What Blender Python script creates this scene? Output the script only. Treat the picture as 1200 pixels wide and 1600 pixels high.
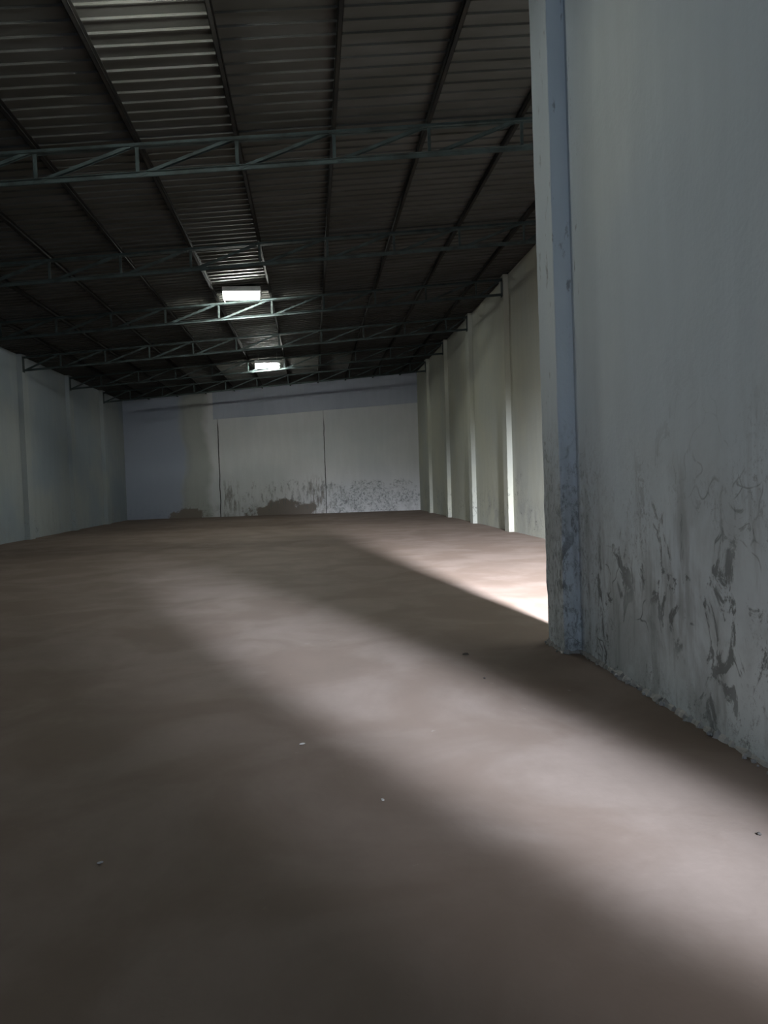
import bpy, bmesh, math, random
from mathutils import Matrix, Vector, noise
random.seed(7)
for o in list(bpy.data.objects):
    bpy.data.objects.remove(o)
S = bpy.context.scene
COL = S.collection

# ------------------------------------------------------------------ camera
FPX = 1155.0
yd = Vector((487 - 600, 800 - 757, -FPX)).normalized()
up = Vector((-0.035, 1, 0)); up -= yd * up.dot(yd); up.normalize()
rt = yd.cross(up)
R = Matrix((rt, yd, up))                       # rows: world axes in camera space = camera-to-world
cam = bpy.data.cameras.new('camera')
cam.sensor_fit = 'VERTICAL'; cam.sensor_height = 36.0; cam.lens = FPX / 1600 * 36.0
cam.clip_end = 200
co = bpy.data.objects.new('camera', cam)
co.matrix_world = Matrix.Translation((0, 0, 1.5)) @ R.to_4x4()
COL.objects.link(co); S.camera = co

# ------------------------------------------------------------------ world, exposure
w = bpy.data.worlds.new('night'); S.world = w; w.use_nodes = True
w.node_tree.nodes['Background'].inputs[0].default_value = (0.01, 0.012, 0.015, 1)
w.node_tree.nodes['Background'].inputs[1].default_value = 1.0
S.view_settings.view_transform = 'Standard'
S.view_settings.look = 'None'
S.view_settings.gamma = 1.0
S.view_settings.use_curve_mapping = False
S.view_settings.exposure = 0.0
S.cycles.use_denoising = True
S.cycles.max_bounces = 8
S.cycles.diffuse_bounces = 5
S.cycles.sample_clamp_indirect = 4

# ------------------------------------------------------------------ lights
def light(name, typ, loc, aim, energy, color, **k):
    l = bpy.data.lights.new(name, typ); l.energy = energy; l.color = color
    for a, b in k.items():
        if a not in ('scale', 'roll'): setattr(l, a, b)
    o = bpy.data.objects.new(name, l); COL.objects.link(o)
    o.location = loc
    q = (Vector(aim) - Vector(loc)).to_track_quat('-Z', 'Y').to_matrix()
    o.rotation_euler = (q @ Matrix.Rotation(math.radians(k.get('roll', 0)), 3, 'Z')).to_euler()
    if 'scale' in k: o.scale = k['scale']
    return o
COOL = (0.86, 0.93, 1.0)
LAMP = (0.93, 1.0, 0.88)
# floodlight of the side bay, mounted high behind the partition
light('side_bay_flood', 'SPOT', (3.05, 0.3, 5.6), (2.75, 11.4, 0), 58000, (0.88, 0.90, 1.0),
      spot_size=math.radians(70), spot_blend=0.95, shadow_soft_size=0.32, scale=(1.0, 0.62, 1))
# floodlight high up behind the camera beside the partition, shining along it
light('entrance_flood', 'SPOT', (1.9, -6.5, 6.2), (0.33, 5.8, 0), 26500, (0.78, 0.87, 1.04), roll=28,
      spot_size=math.radians(32), spot_blend=1.0, shadow_soft_size=0.12, scale=(0.225, 1.0, 1))
light('streak_soft_fill', 'SPOT', (1.7, -6.5, 6.2), (0.2, 4.9, 0), 3400, (0.86, 0.90, 1.0), roll=34,  # extra unseen spot, added to soften the streak's lower left side
      spot_size=math.radians(40), spot_blend=1.0, shadow_soft_size=0.12, scale=(0.30, 1.0, 1))
# weak bluish fill light added behind the camera, no fixture
light('entrance_tubes', 'AREA', (-1.2, -7.6, 2.2), (-0.5, 6, 3.6), 150, (0.60, 0.74, 1.0),
      shape='RECTANGLE', size=3.0, size_y=0.5)

# ------------------------------------------------------------------ mesh helpers
def box(bm, x0, y0, z0, x1, y1, z1):
    v = [bm.verts.new(p) for p in ((x0,y0,z0),(x1,y0,z0),(x1,y1,z0),(x0,y1,z0),(x0,y0,z1),(x1,y0,z1),(x1,y1,z1),(x0,y1,z1))]
    for f in ((0,3,2,1),(4,5,6,7),(0,1,5,4),(1,2,6,5),(2,3,7,6),(3,0,4,7)):
        bm.faces.new([v[i] for i in f])
    return v

def bar(bm, a, b, wy, h):
    """box beam from a to b (both in one y plane), wy wide along y, h high across"""
    a = Vector(a); b = Vector(b); d = (b - a).normalized()
    n = Vector((0, 1, 0)); u = n.cross(d).normalized()
    vs = []
    for p in (a, b):
        for s, t in ((-1,-1),(1,-1),(1,1),(-1,1)):
            vs.append(bm.verts.new(p + n * (s * wy / 2) + u * (t * h / 2)))
    bm.faces.new(vs[0:4][::-1]); bm.faces.new(vs[4:8])
    for i in range(4):
        j = (i + 1) % 4
        bm.faces.new((vs[i], vs[j], vs[4 + j], vs[4 + i]))

def obj(name, bm, m, parent=None, smooth=False, bevel=0):
    bmesh.ops.recalc_face_normals(bm, faces=bm.faces[:])
    me = bpy.data.meshes.new(name); bm.to_mesh(me); bm.free()
    if smooth:
        for p in me.polygons: p.use_smooth = True
    me.materials.append(m)
    o = bpy.data.objects.new(name, me); COL.objects.link(o)
    if parent: o.parent = parent
    if bevel:
        b = o.modifiers.new('bevel', 'BEVEL'); b.width = bevel; b.segments = 2
    return o

def struct(name, bm, m, parent=None, **k):
    o = obj(name, bm, m, parent, **k)
    if not parent: o['kind'] = 'structure'
    return o

def tag(o, label, cat, group=None):
    o['label'] = label; o['category'] = cat
    if group: o['group'] = group
    return o

def thing(name, label, cat, loc, group=None):
    o = bpy.data.objects.new(name, None); COL.objects.link(o); o.location = loc
    o.empty_display_size = 0.2
    return tag(o, label, cat, group)

# ------------------------------------------------------------------ material helpers
class NT:
    def __init__(s, name, rough=0.9, spec=0.2, metal=0.0):
        s.m = bpy.data.materials.new(name); s.m.use_nodes = True
        s.t = s.m.node_tree; s.b = s.t.nodes['Principled BSDF']
        s.b.inputs['Roughness'].default_value = rough
        s.b.inputs['Specular IOR Level'].default_value = spec
        s.b.inputs['Metallic'].default_value = metal
        s.pos = s.t.nodes.new('ShaderNodeNewGeometry').outputs['Position']
        sp = s.t.nodes.new('ShaderNodeSeparateXYZ'); s.t.links.new(s.pos, sp.inputs[0])
        s.X, s.Y, s.Z = sp.outputs
    def put(s, inp, v):
        if isinstance(v, (int, float)): inp.default_value = v
        elif isinstance(v, tuple): inp.default_value = v if len(v) == len(inp.default_value) else (*v, 1)
        else: s.t.links.new(v, inp)
    def math(s, op, a, b=None, c=None, clamp=False):
        n = s.t.nodes.new('ShaderNodeMath'); n.operation = op; n.use_clamp = clamp
        s.put(n.inputs[0], a)
        if b is not None: s.put(n.inputs[1], b)
        if c is not None: s.put(n.inputs[2], c)
        return n.outputs[0]
    def scaled(s, sc, off=(0, 0, 0), src=None):
        n = s.t.nodes.new('ShaderNodeMapping')
        n.inputs['Scale'].default_value = sc; n.inputs['Location'].default_value = off
        s.t.links.new(src or s.pos, n.inputs[0]); return n.outputs[0]
    def noise(s, scale=1, sc=(1, 1, 1), detail=5, rough=0.55, dist=0.0, off=(0, 0, 0), src=None):
        n = s.t.nodes.new('ShaderNodeTexNoise')
        n.inputs['Scale'].default_value = scale; n.inputs['Detail'].default_value = detail
        n.inputs['Roughness'].default_value = rough; n.inputs['Distortion'].default_value = dist
        s.t.links.new(s.scaled(sc, off, src), n.inputs['Vector']); return n.outputs['Fac']
    def noisec(s, scale=1):
        n = s.t.nodes.new('ShaderNodeTexNoise'); n.inputs['Scale'].default_value = scale
        s.t.links.new(s.pos, n.inputs['Vector']); return n.outputs['Color']
    def ramp(s, v, lo, hi, a=0.0, b=1.0, smooth=True):
        n = s.t.nodes.new('ShaderNodeMapRange'); n.clamp = True
        n.interpolation_type = 'SMOOTHSTEP' if smooth else 'LINEAR'
        s.put(n.inputs['Value'], v)
        for k, q in zip(('From Min', 'From Max', 'To Min', 'To Max'), (lo, hi, a, b)): n.inputs[k].default_value = q
        return n.outputs[0]
    def mix(s, f, a, b, mode='MIX'):
        n = s.t.nodes.new('ShaderNodeMix'); n.data_type = 'RGBA'; n.blend_type = mode
        s.put(n.inputs['Factor'], f); s.put(n.inputs[6], a); s.put(n.inputs[7], b)
        return n.outputs[2]
    def cracks(s, scale, sc, width, warp=0.35):
        """thin wandering lines: distance to voronoi edges with warped coordinates"""
        add = s.t.nodes.new('ShaderNodeVectorMath'); add.operation = 'MULTIPLY_ADD'
        s.t.links.new(s.noisec(2.2), add.inputs[0]); add.inputs[1].default_value = (warp,) * 3
        s.t.links.new(s.pos, add.inputs[2])
        v = s.t.nodes.new('ShaderNodeTexVoronoi'); v.feature = 'DISTANCE_TO_EDGE'; v.inputs['Scale'].default_value = scale
        s.t.links.new(s.scaled(sc, src=add.outputs[0]), v.inputs['Vector'])
        return s.ramp(v.outputs['Distance'], 0.0, width, 1.0, 0.0)
    def bump(s, h, strength=0.3, dist=0.02):
        n = s.t.nodes.new('ShaderNodeBump'); n.inputs['Strength'].default_value = strength
        n.inputs['Distance'].default_value = dist; s.put(n.inputs['Height'], h)
        s.t.links.new(n.outputs[0], s.b.inputs['Normal'])
    def done(s, col):
        s.put(s.b.inputs['Base Color'], col); return s.m

def blob(n, ca, cb, a0, z0, ra, rz, k=0.45, freq=1.5):
    """soft-edged irregular patch in the plane (ca, z) -> 0..1"""
    da = n.math('DIVIDE', n.math('SUBTRACT', ca, a0), ra)
    dz = n.math('DIVIDE', n.math('SUBTRACT', cb, z0), rz)
    r = n.math('ADD', n.math('MULTIPLY', da, da), n.math('MULTIPLY', dz, dz))
    r = n.math('ADD', r, n.math('MULTIPLY', n.math('SUBTRACT', n.noise(freq, detail=6, rough=0.65), 0.5), 5 * k))
    return n.ramp(r, 0.75, 1.15, 1.0, 0.0)

def plaster(name, base, alt, stain_top, stain_lo=0.50, dark=(0.10, 0.105, 0.10), extra=None, speck=0.5):
    n = NT(name, rough=0.88, spec=0.15)
    big = n.ramp(n.noise(0.35, detail=3), 0.35, 0.65)
    col = n.mix(big, base, alt)
    # brushed vertical unevenness of the limewash
    st = n.ramp(n.noise(1.0, sc=(5, 5, 0.7), detail=4), 0.3, 0.75, 0.97, 1.02)
    col = n.mix(1.0, col, st, 'MULTIPLY')
    fine = n.noise(28, detail=4)
    # height of damp varies along the wall
    zz = n.math('ADD', n.Z, n.math('MULTIPLY', n.math('SUBTRACT', n.noise(0.6, sc=(1, 1, 0.35), detail=3), 0.5), 2.2))
    low = n.ramp(zz, stain_top, stain_top * 0.35, 0.0, 1.0)
    lo = stain_lo
    veil = n.ramp(n.noise(1.5, sc=(1, 1, 0.7), detail=7, rough=0.62, dist=0.3), lo - 0.05, lo + 0.17)
    col = n.mix(n.math('MULTIPLY', n.math('MULTIPLY', veil, low), 0.5), col, (0.26, 0.27, 0.265))
    # ragged dark flakes where the wash has come off
    fl = n.ramp(n.noise(4.2, sc=(1, 1, 0.6), detail=10, rough=0.72, dist=0.9), lo + 0.075, lo + 0.125)
    stain = n.math('MULTIPLY', n.math('MULTIPLY', fl, low), n.ramp(n.noise(0.9, detail=3, off=(1, 6, 2)), 0.40, 0.6))
    col = n.mix(n.math('MULTIPLY', stain, 0.75), col, dark)
    drip = n.ramp(n.noise(2.0, sc=(2.4, 2.4, 0.35), detail=7, rough=0.66, off=(9, 2, 0)), lo + 0.06, lo + 0.2)
    col = n.mix(n.math('MULTIPLY', n.math('MULTIPLY', drip, low), 0.45), col, (0.20, 0.205, 0.20))
    sp = n.ramp(n.noise(30, sc=(1, 1, 0.7), detail=6, rough=0.85), 0.53, 0.60)
    spz = n.ramp(n.noise(1.7, sc=(1, 1, 0.8), detail=5, off=(7, 3, 1)), 0.47, 0.62)
    col = n.mix(n.math('MULTIPLY', n.math('MULTIPLY', sp, spz), n.math('MULTIPLY', low, speck)), col, dark)
    cz = n.ramp(n.noise(1.3, detail=4, off=(2, 8, 4)), 0.50, 0.60)
    cr = n.math('MULTIPLY', n.cracks(3.1, (1, 1, 0.7), 0.035, 0.9), n.math('MULTIPLY', cz, low))
    cr = n.math('MULTIPLY', cr, n.ramp(n.noise(6, detail=3, off=(3, 3, 3)), 0.42, 0.55))
    col = n.mix(n.math('MULTIPLY', cr, 0.8), col, dark)
    if extra: col = extra(n, col)
    n.bump(n.math('SUBTRACT', n.math('ADD', n.math('MULTIPLY', fine, 0.25), n.noise(3.2, detail=7)), n.math('MULTIPLY', stain, 0.5)), 0.35, 0.03)
    return n.done(col)

WH = (0.70, 0.755, 0.75); WB = (0.61, 0.68, 0.72)
def partition_extra(n, col):
    # heavily peeled and blackened lower corner at the pilaster
    e = n.ramp(n.Y, 5.2, 6.0)
    z = n.ramp(n.math('ADD', n.Z, n.math('MULTIPLY', n.noise(1.6, detail=4), 1.2)), 2.7, 1.9)
    sp = n.ramp(n.noise(22, sc=(1, 1, 0.5), detail=8, rough=0.85), 0.50, 0.60)
    col = n.mix(n.math('MULTIPLY', n.math('MULTIPLY', e, z), n.math('MULTIPLY', sp, 0.6)), col, (0.12, 0.12, 0.12))
    # grey-green mould veil
    col = n.mix(n.math('MULTIPLY', n.math('MULTIPLY', e, z), 0.12), col, (0.30, 0.31, 0.28))
    # scrapes along the corner next to the pilaster, all the way up
    e2 = n.ramp(n.Y, 5.65, 6.05)
    sc = n.ramp(n.noise(3.5, sc=(3, 3, 0.9), detail=7, rough=0.7, off=(3, 0, 9)), 0.60, 0.68)
    col = n.mix(n.math('MULTIPLY', n.math('MULTIPLY', e2, sc), 0.6), col, (0.14, 0.14, 0.13))
    return col
m_part = plaster('limewashed_plaster_partition', WH, WB, 2.4, 0.46, extra=partition_extra, speck=0.6)
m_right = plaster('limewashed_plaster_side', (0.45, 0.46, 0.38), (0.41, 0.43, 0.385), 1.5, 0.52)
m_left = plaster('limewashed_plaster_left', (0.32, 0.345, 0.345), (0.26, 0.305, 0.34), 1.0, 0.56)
m_gen = plaster('limewashed_plaster_plain', WH, WB, 1.0, 0.55)
m_band = plaster('bluish_shade_strip', (0.42, 0.45, 0.52), (0.38, 0.41, 0.48), 0.3, 0.6)  # carries the shade of the far wall's upper strip as colour

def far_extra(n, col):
    # left bay of the wall, its bluish shade painted into the colour
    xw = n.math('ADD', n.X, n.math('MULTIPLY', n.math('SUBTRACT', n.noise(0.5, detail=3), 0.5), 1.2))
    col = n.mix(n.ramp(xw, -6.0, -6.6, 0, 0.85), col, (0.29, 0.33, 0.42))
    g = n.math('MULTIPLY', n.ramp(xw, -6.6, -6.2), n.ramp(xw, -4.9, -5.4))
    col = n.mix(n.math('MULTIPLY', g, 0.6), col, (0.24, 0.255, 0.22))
    # bare brown patches where the plaster fell off above the floor
    p = n.math('MAXIMUM', blob(n, n.X, n.Z, -1.5, 0.1, 1.9, 0.6, 0.75, 1.6), blob(n, n.X, n.Z, -6.3, 0.0, 0.9, 0.5, 0.7, 1.9))
    col = n.mix(p, col, (0.19, 0.165, 0.145))
    q = n.math('MULTIPLY', blob(n, n.X, n.Z, 3.1, 0.75, 2.3, 0.9, 1.1, 1.1), n.ramp(n.noise(7, detail=9, rough=0.85), 0.46, 0.6))
    col = n.mix(n.math('MULTIPLY', q, 0.8), col, (0.12, 0.13, 0.13))
    r = n.math('MULTIPLY', blob(n, n.X, n.Z, -0.9, 1.0, 2.4, 0.8, 1.0, 1.3), n.ramp(n.noise(4, sc=(1.6, 1, 0.5), detail=8, rough=0.8, off=(5, 0, 0)), 0.48, 0.62))
    col = n.mix(n.math('MULTIPLY', r, 0.7), col, (0.15, 0.15, 0.14))
    # open vertical joints between the wall bays
    wob = n.math('MULTIPLY', n.math('SUBTRACT', n.noise(0.9, detail=4), 0.5), 0.12)
    for xj, w_ in ((-4.65, 0.035), (0.72, 0.028)):
        d = n.math('ABSOLUTE', n.math('SUBTRACT', n.math('ADD', n.X, wob), xj))
        col = n.mix(n.math('MULTIPLY', n.ramp(d, w_, w_ * 0.5), n.ramp(n.Z, 5.0, 4.5, 0.35, 0.95)), col, (0.05, 0.05, 0.05))
        d2 = n.math('SUBTRACT', n.math('ADD', n.X, wob), xj + (0.55 if xj < 0 else -0.5))
        s2 = n.math('MULTIPLY', n.ramp(n.math('ABSOLUTE', d2), 0.5, 0.3), n.ramp(n.Z, 2.2, 1.2))
        s2 = n.math('MULTIPLY', s2, n.ramp(n.noise(5, sc=(2, 1, 0.35), detail=7, rough=0.7), 0.45, 0.6))
        col = n.mix(n.math('MULTIPLY', s2, 0.75), col, (0.17, 0.155, 0.135))
    return col
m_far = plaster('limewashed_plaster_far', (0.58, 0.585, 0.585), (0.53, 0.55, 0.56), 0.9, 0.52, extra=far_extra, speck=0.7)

n = NT('dusty_cement_screed', rough=0.8, spec=0.15)
c = n.mix(n.ramp(n.noise(0.9, detail=6, dist=0.6), 0.38, 0.62), (0.165, 0.125, 0.100), (0.205, 0.162, 0.135))
c = n.mix(n.ramp(n.noise(2.2, sc=(1, 0.6, 1), detail=8, rough=0.7), 0.3, 0.75, 0.0, 0.35), c, (0.13, 0.103, 0.082))
lt = n.ramp(n.noise(6.5, sc=(1, 0.7, 1), detail=7, rough=0.75, off=(4, 1, 0)), 0.66, 0.76, 0, 0.3)
c = n.mix(lt, c, (0.45, 0.43, 0.40))
n.bump(n.math('ADD', n.noise(1.4, detail=6), n.math('MULTIPLY', n.noise(30, detail=5), 0.08)), 0.25, 0.04)
m_floor = n.done(c)

n = NT('galvanised_roof_sheet', rough=0.6, spec=0.2)
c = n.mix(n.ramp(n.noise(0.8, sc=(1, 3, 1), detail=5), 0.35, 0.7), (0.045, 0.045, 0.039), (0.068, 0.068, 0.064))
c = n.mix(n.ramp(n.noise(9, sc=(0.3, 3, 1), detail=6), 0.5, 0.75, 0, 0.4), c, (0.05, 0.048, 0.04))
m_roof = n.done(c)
def paint(name, a, b, rough=0.6, metal=0.0, spec=0.4):
    n = NT(name, rough=rough, metal=metal, spec=spec)
    return n.done(n.mix(n.ramp(n.noise(3.5, detail=6), 0.4, 0.68), a, b))
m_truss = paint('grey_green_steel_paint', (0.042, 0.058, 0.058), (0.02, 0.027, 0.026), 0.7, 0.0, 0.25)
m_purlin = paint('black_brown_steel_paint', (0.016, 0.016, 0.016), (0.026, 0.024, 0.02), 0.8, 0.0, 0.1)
m_house = paint('white_enamel_housing', (0.55, 0.56, 0.55), (0.45, 0.46, 0.45), 0.4)
m_cable = paint('black_rubber', (0.02, 0.02, 0.02), (0.03, 0.03, 0.03), 0.6)
m_rod = paint('zinc_rod', (0.35, 0.36, 0.36), (0.25, 0.25, 0.25), 0.4, 0.5)
m_crumb = plaster('crumbled_mortar', (0.48, 0.48, 0.46), (0.26, 0.245, 0.215), 3.0, 0.5)
m_chip_d = paint('dark_stone', (0.05, 0.045, 0.04), (0.08, 0.07, 0.06), 0.9)
m_chip_l = paint('pale_plaster_flake', (0.55, 0.54, 0.52), (0.45, 0.44, 0.42), 0.9)
m_tube = bpy.data.materials.new('lit_tube'); m_tube.use_nodes = True
b = m_tube.node_tree.nodes['Principled BSDF']
b.inputs['Base Color'].default_value = (0.9, 0.95, 0.9, 1)
b.inputs['Emission Color'].default_value = (0.97, 1.0, 0.93, 1)
b.inputs['Emission Strength'].default_value = 175
m_tube2 = m_tube.copy(); m_tube2.name = 'lit_tube_brighter'
m_tube2.node_tree.nodes['Principled BSDF'].inputs['Emission Strength'].default_value = 380
m_tube3 = m_tube.copy(); m_tube3.name = 'lit_tube_brightest'
m_tube3.node_tree.nodes['Principled BSDF'].inputs['Emission Strength'].default_value = 460

# ------------------------------------------------------------------ the shell
XL, XR, YB, YF = -9.3, 5.62, -8.0, 38.3
SL = 0.079
def roofz(x): return 6.74 + SL * x              # underside of the sheets
TR_Y = [11.05, 15.75, 20.4, 25.05, 29.7, 34.3]
XP = 2.25                                       # partition face
PUR = [0.5 + 1.41 * k for k in range(-6, 4)]    # purlin lines

bm = bmesh.new()
NX, NY = 60, 180
g = [[bm.verts.new((XL - .3 + (XR - XL + .6) * i / NX, YB - .3 + (YF - YB + .6) * j / NY, 0)) for j in range(NY + 1)] for i in range(NX + 1)]
for i in range(NX):
    for j in range(NY):
        bm.faces.new((g[i][j], g[i + 1][j], g[i + 1][j + 1], g[i][j + 1]))
for v in bm.verts:
    v.co.z = 0.012 * noise.noise(Vector((v.co.x * .7, v.co.y * .7, 0))) - 0.006
struct('floor', bm, m_floor, smooth=True)

# ribbed sheets: profile along y, extruded along x
bm = bmesh.new()
prof = []
y = YB - 0.3
while y < YF + 0.3:
    prof += [(y, 0), (y + .215, 0), (y + .219, -.027), (y + .236, -.027)]
    y += 0.25
prof.append((y, 0))
x0, x1 = XL - .3, XR + .3
a = [bm.verts.new((x0, yy, roofz(x0) + .028 + dz)) for yy, dz in prof]
b2 = [bm.verts.new((x1, yy, roofz(x1) + .028 + dz)) for yy, dz in prof]
for i in range(len(prof) - 1):
    bm.faces.new((a[i], b2[i], b2[i + 1], a[i + 1]))
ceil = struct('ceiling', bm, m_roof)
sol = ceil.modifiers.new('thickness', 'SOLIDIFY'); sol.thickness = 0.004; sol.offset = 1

def slab(name, x0, y0, x1, y1, m, z0=-0.05, top=-0.02, parent=None, lean=0.0):
    """wall block whose top follows the roof slope"""
    bm = bmesh.new()
    v = box(bm, x0, y0, z0, x1, y1, 1)
    for q in v[4:]: q.co.z = roofz(q.co.x) + top
    for q in v: q.co.x -= lean * q.co.z
    return struct(name, bm, m, parent)
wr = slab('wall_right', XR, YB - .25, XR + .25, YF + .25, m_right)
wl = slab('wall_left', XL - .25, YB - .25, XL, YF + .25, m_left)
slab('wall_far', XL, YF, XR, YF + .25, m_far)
slab('wall_back', XL, YB - .25, XR, YB, m_gen)
wp = slab('wall_partition', XP, YB, XP + .23, 6.52, m_part, lean=0.009)

# strip across the top of the far wall, its bluish shade put into the colour
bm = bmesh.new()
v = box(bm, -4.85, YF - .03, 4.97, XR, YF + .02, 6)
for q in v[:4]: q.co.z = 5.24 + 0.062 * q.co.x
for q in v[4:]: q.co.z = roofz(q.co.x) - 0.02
struct('shade_strip_1', bm, m_band, bevel=0.006)

# pilasters: rough edged blocks, children of their wall
def pilaster(wall, x0, x1, yy, m, ln=0.45, seed=0, lean=0.0):
    bm = bmesh.new(); N = 60
    h = roofz((x0 + x1) / 2) - 0.02
    rings = []
    for i in range(N + 1):
        z = -0.03 + (h + 0.03) * i / N
        ring = []
        for x, y_ in ((x0, yy), (x1, yy), (x1, yy + ln), (x0, yy + ln)):
            j = noise.noise_vector(Vector((x * 3 + seed, y_ * 3, z * 5.1))) * (0.004 if z > 1.9 else 0.011)
            ring.append(bm.verts.new((x + j.x - lean * z, y_ + j.y, z)))
        rings.append(ring)
    for i in range(N):
        for k in range(4):
            l = (k + 1) % 4
            bm.faces.new((rings[i][k], rings[i][l], rings[i + 1][l], rings[i + 1][k]))
    bm.faces.new(rings[0][::-1]); bm.faces.new(rings[-1])
    return struct('pilaster', bm, m, wall, bevel=0.008)
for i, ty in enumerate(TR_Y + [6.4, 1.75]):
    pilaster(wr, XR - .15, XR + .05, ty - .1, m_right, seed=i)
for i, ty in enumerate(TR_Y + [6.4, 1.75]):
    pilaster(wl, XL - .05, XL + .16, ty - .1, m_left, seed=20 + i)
pilaster(wp, XP - .15, XP + .1, 6.08, m_part, ln=0.44, seed=40, lean=0.009)

# crumbled mortar fillet along the partition foot
def fillet(name, pts_fn, length, m, parent, amp=0.05):
    bm = bmesh.new(); N = int(length / 0.03); prev = None
    for i in range(N + 1):
        t = i / N
        base, out, along = pts_fn(t)
        r = amp * (0.45 + 0.9 * abs(noise.noise(Vector((t * length * 3.1, 2.2, 0)))) + 0.6 * abs(noise.noise(Vector((t * length * 11, 5, 0)))))
        r *= 0.75 + 0.9 * noise.noise(Vector((t * length * 27, 7, 1)))
        h = r * (0.9 + 0.7 * noise.noise(Vector((t * length * 6, 9, 0))))
        row = [bm.verts.new(base + Vector((0, 0, h)) - out * .03),
               bm.verts.new(base + Vector((0, 0, h))),
               bm.verts.new(base + out * r * .45 + Vector((0, 0, h * .55))),
               bm.verts.new(base + out * r + Vector((0, 0, -.012)))]
        if prev:
            for k in range(3): bm.faces.new((prev[k], prev[k + 1], row[k + 1], row[k]))
        prev = row
    # loose crumbs fallen from the plaster, sunk into the fillet
    for _ in range(int(length * 14)):
        t = random.random(); base, out, _a = pts_fn(t); rr = random.uniform(.005, .016)
        c_ = base + out * random.uniform(.02, amp * 1.3) + Vector((0, 0, rr * .3))
        q = bmesh.ops.create_icosphere(bm, subdivisions=1, radius=rr)
        for v in q['verts']: v.co = v.co * random.uniform(.7, 1.2) + c_
    return struct(name, bm, m, parent)
fillet('mortar_fillet', lambda t: (Vector((XP, -2 + 8.08 * t, 0)), Vector((-1, 0, 0)), 0), 8.08, m_crumb, wp, 0.045)
fillet('mortar_fillet', lambda t: (Vector((XP - .15 + .15 * t, 6.08, 0)), Vector((0, -1, 0)), 0), .15, m_crumb, wp, 0.04)
fillet('mortar_fillet', lambda t: (Vector((XP - .15, 6.08 + .44 * t, 0)), Vector((-1, 0, 0)), 0), .44, m_crumb, wp, 0.04)

# ------------------------------------------------------------------ purlins
ordp = ['first', 'second', 'third', 'fourth', 'fifth', 'sixth', 'seventh', 'eighth', 'ninth', 'tenth', 'eleventh']
PH = 0.10
for k, px in enumerate(reversed(PUR)):
    bm = bmesh.new()
    zt = roofz(px) - 0.003
    yl = 6.8 if px > XP else YB
    yl = YB
    box(bm, px - .03, yl, zt - PH, px - .026 + .004, YF - .005, zt)               # web
    box(bm, px - .03, yl, zt - .006, px + .03, YF - .005, zt)                      # upper flange
    box(bm, px - .03, yl, zt - PH, px + .03, YF - .005, zt - PH + .006)            # lower flange
    box(bm, px + .024, yl, zt - PH, px + .03, YF - .005, zt - PH + .02)            # lip
    nm = ordp[k]
    o = obj('roof_purlin', bm, m_purlin)
    lab = f'long dark steel purlin under the roof sheets, {nm} one from the right wall'
    tag(o, lab, 'purlin', 'roof purlins')

# ------------------------------------------------------------------ trusses
TD = 0.42
def make_truss(label):
    xa, xb = XL + .17, XR - .16
    t = thing('roof_truss', label, 'truss', (0, 0, 0), 'steel roof trusses')
    def top(x): return roofz(x) - PH - 0.036
    def bot(x): return top(x) - TD
    def dbl(name, p, q, wy, h, gap):
        bm = bmesh.new()
        for s in (-1, 1):
            a = Vector(p); b = Vector(q); a.y = b.y = s * gap
            bar(bm, a, b, 0.007, h)                                   # upright leg of the angle
            u = Vector((0, 1, 0)).cross((b - a).normalized())
            e = u * (h / 2 - .0035) * (-1 if name != 'top_chord' else 1)
            a2 = a - e * -1; b2_ = b - e * -1
            a2.y = b2_.y = s * (gap + wy / 2)
            bar(bm, a2, b2_, wy, 0.007)                               # flat leg
        return obj(name, bm, m_truss, t)
    dbl('top_chord', (xa, 0, top(xa)), (xb, 0, top(xb)), .05, .06, .012)
    dbl('bottom_chord', (xa, 0, bot(xa)), (xb, 0, bot(xb)), .05, .06, .012)
    nodes = [x for x in PUR if xa + .1 < x < xb - .1]
    for x in nodes:
        bm = bmesh.new()
        bar(bm, (x, 0, bot(x) - .02), (x, 0, top(x) + .02), 0.010, 0.05)
        box(bm, x - .025, -.024, bot(x), x - .019, -.005, top(x))
        obj('web_post', bm, m_truss, t)
    ends = [xa] + nodes + [xb]
    for p, q in zip(ends[:-1], ends[1:]):
        bm = bmesh.new()
        if q == xb: q0 = xb - .02
        else: q0 = q - .03
        for s in (-1, 1):
            bar(bm, (p + .04, s * .028, bot(p)), (q0, s * .028, top(q)), 0.007, .045)
        obj('web_diagonal', bm, m_truss, t)
    for x in (xa, xb):
        bm = bmesh.new()
        s = 1 if x == xa else -1
        box(bm, min(x, x + s * .012), -.08, bot(x) - .06, max(x, x + s * .012), .08, top(x) + .03)
        obj('end_plate', bm, m_truss, t)
    return t
def copy_tree(o, label):
    r = o.copy(); COL.objects.link(r); r['label'] = label
    for ch in list(o.children):
        c_ = ch.copy(); COL.objects.link(c_); c_.parent = r
        for gch in ch.children:
            d_ = gch.copy(); COL.objects.link(d_); d_.parent = c_
    return r
TL = ['grey-green steel lattice truss closest to the camera, topmost in the photo',
      'second steel lattice truss from the camera, just in front of the larger lit lamp',
      'brightly lit pale steel lattice truss right behind the larger lit lamp',
      'dim steel lattice truss, next one beyond the brightly lit truss',
      'dim steel lattice truss just beyond the smaller far lamp',
      'farthest steel lattice truss, the last one before the far wall']
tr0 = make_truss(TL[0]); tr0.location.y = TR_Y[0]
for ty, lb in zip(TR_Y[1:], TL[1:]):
    t = copy_tree(tr0, lb); t.location.y = ty

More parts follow.
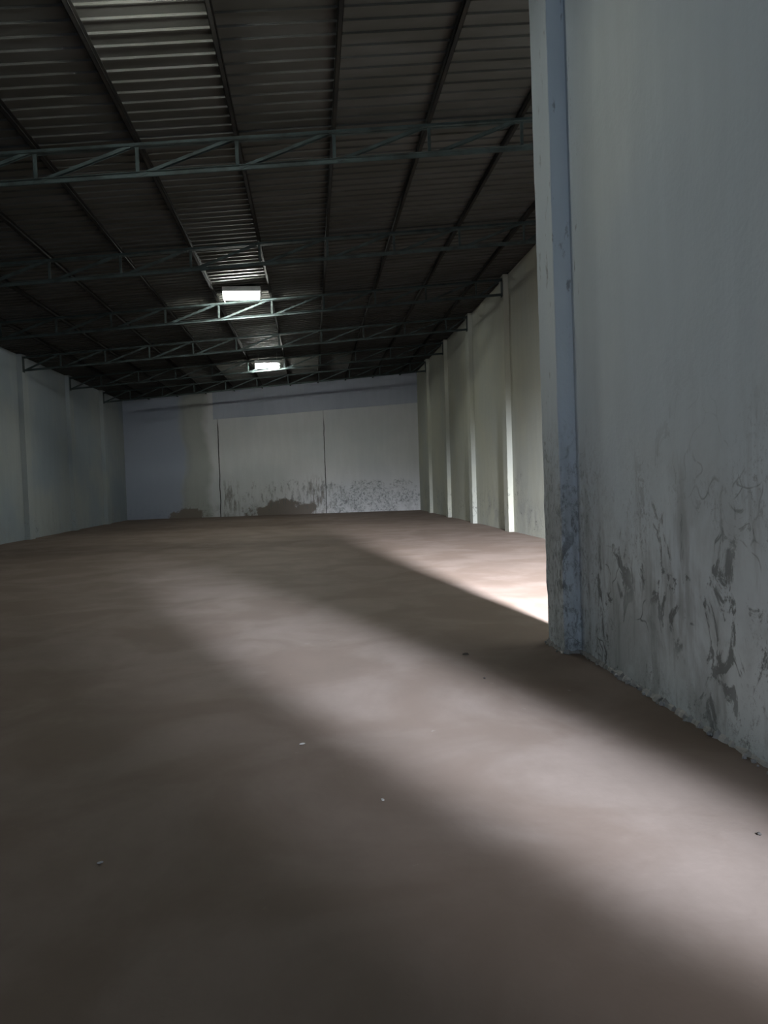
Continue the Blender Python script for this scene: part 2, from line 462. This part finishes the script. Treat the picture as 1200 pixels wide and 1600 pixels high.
# ------------------------------------------------------------------ lamps
def make_lamp(label):
    t = thing('ceiling_lamp', label, 'lamp', (0, 0, 0), 'hanging tube lamps')
    L = 0.90
    bm = bmesh.new()                                   # added hood and end plates, shaped to cut light upward and sideways
    box(bm, -L / 2 - .03, -.24, .085, L / 2 + .03, .24, .100)
    for s in (-1, 1): box(bm, -L / 2 - .03, min(s * .24, s * .25), -.02, L / 2 + .03, max(s * .24, s * .25), .100)
    obj('cutoff_hood', bm, m_house, t, bevel=0.004)
    for s in (-1, 1):
        bm = bmesh.new()
        box(bm, s * (L / 2 + .018) - .006, -.238, -.19, s * (L / 2 + .018) + .006, .238, .084)
        obj('end_plate', bm, m_house, t, bevel=0.004)
    for zz in (-.15, -.08, -.01):
        bm = bmesh.new()
        bmesh.ops.create_cone(bm, cap_ends=True, segments=16, radius1=.026, radius2=.026, depth=L - .02,
                              matrix=Matrix.Translation((0, 0, zz)) @ Matrix.Rotation(math.pi / 2, 4, 'Y'))
        o = obj('tube', bm, m_tube, t, smooth=True)
        for s in (-1, 1):
            bm = bmesh.new()
            bmesh.ops.create_cone(bm, cap_ends=True, segments=16, radius1=.028, radius2=.028, depth=.03,
                                  matrix=Matrix.Translation((s * (L / 2 - .014), 0, zz)) @ Matrix.Rotation(math.pi / 2, 4, 'Y'))
            obj('end_cap', bm, m_rod, o)
    return t
LAMPS = [((-1.60, 7.25, 6.45), 'lit tube lamp under the roof nearest the camera, casting the glow at the top edge'),
         ((-1.60, 19.4, 6.46), 'large blazing tube lamp hanging in front of the brightly lit truss'),
         ((-1.53, 29.1, 6.22), 'small far lit tube lamp hanging just above the top of the far wall')]
lamp0 = make_lamp(LAMPS[0][1])
lamps = [lamp0] + [copy_tree(lamp0, lb) for _, lb in LAMPS[1:]]
for lo, (loc, _) in zip(lamps, LAMPS):
    lo.location = loc
    if lo is not lamp0:
        m_ = m_tube2 if lo is lamps[2] else m_tube3
        for ch in lo.children:
            if ch.name.startswith('tube'):
                ch.material_slots[0].link = 'OBJECT'; ch.material_slots[0].material = m_
    for s in (-1, 1):                                  # suspension rods up to the sheets
        bm = bmesh.new()
        x = s * .36
        hh = roofz(loc[0] + x) - loc[2]
        bmesh.ops.create_cone(bm, cap_ends=True, segments=8, radius1=.006, radius2=.006, depth=hh - .10,
                              matrix=Matrix.Translation((x, 0, (hh + .10) / 2)))
        obj('suspension_rod', bm, m_rod, lo)
# ------------------------------------------------------------------ small litter on the floor
def chip(name, loc, size, m, label, cat, seed):
    bm = bmesh.new()
    bmesh.ops.create_icosphere(bm, subdivisions=2, radius=1)
    for v in bm.verts:
        d = 1 + 0.35 * noise.noise(v.co * 1.3 + Vector((seed, 0, 0)))
        v.co = Vector((v.co.x * size[0] * d, v.co.y * size[1] * d, max(-.4, v.co.z) * size[2] * d))
    zmin = min(v.co.z for v in bm.verts)
    for v in bm.verts: v.co.z -= zmin
    o = obj(name, bm, m); o.location = (*loc, 0.0); o.rotation_euler.z = seed
    return tag(o, label, cat)
CH = [((728, 1023), (.03, .012, .012), m_chip_d, 'pebble', 'dark pebble lying alone in the bright streak of floor before the pilaster', 'pebble'),
      ((757, 1060), (.012, .008, .006), m_chip_d, 'pebble', 'tiny dark pebble just right of and nearer than the larger dark pebble', 'pebble'),
      ((472, 1163), (.018, .008, .006), m_chip_l, 'plaster_flake', 'small pale plaster flake at the near edge of the bright floor streak', 'flake'),
      ((598, 1250), (.012, .007, .005), m_chip_l, 'plaster_flake', 'pale plaster flake on the middle of the darker foreground floor', 'flake'),
      ((157, 1348), (.012, .007, .004), m_chip_l, 'plaster_flake', 'pale plaster flake on the dark floor at the lower left', 'flake'),
      ((1186, 1304), (.010, .008, .007), m_chip_d, 'pebble', 'tiny dark pebble on bright floor at the right edge near the partition', 'pebble')]
for i, ((px, py), sz, m, nm, lb, ct) in enumerate(CH):
    d = R @ Vector((px - 600, 800 - py, -FPX)); t = -1.5 / d.z
    chip(nm, (d.x * t, d.y * t), sz, m, lb, ct, i * 1.7)
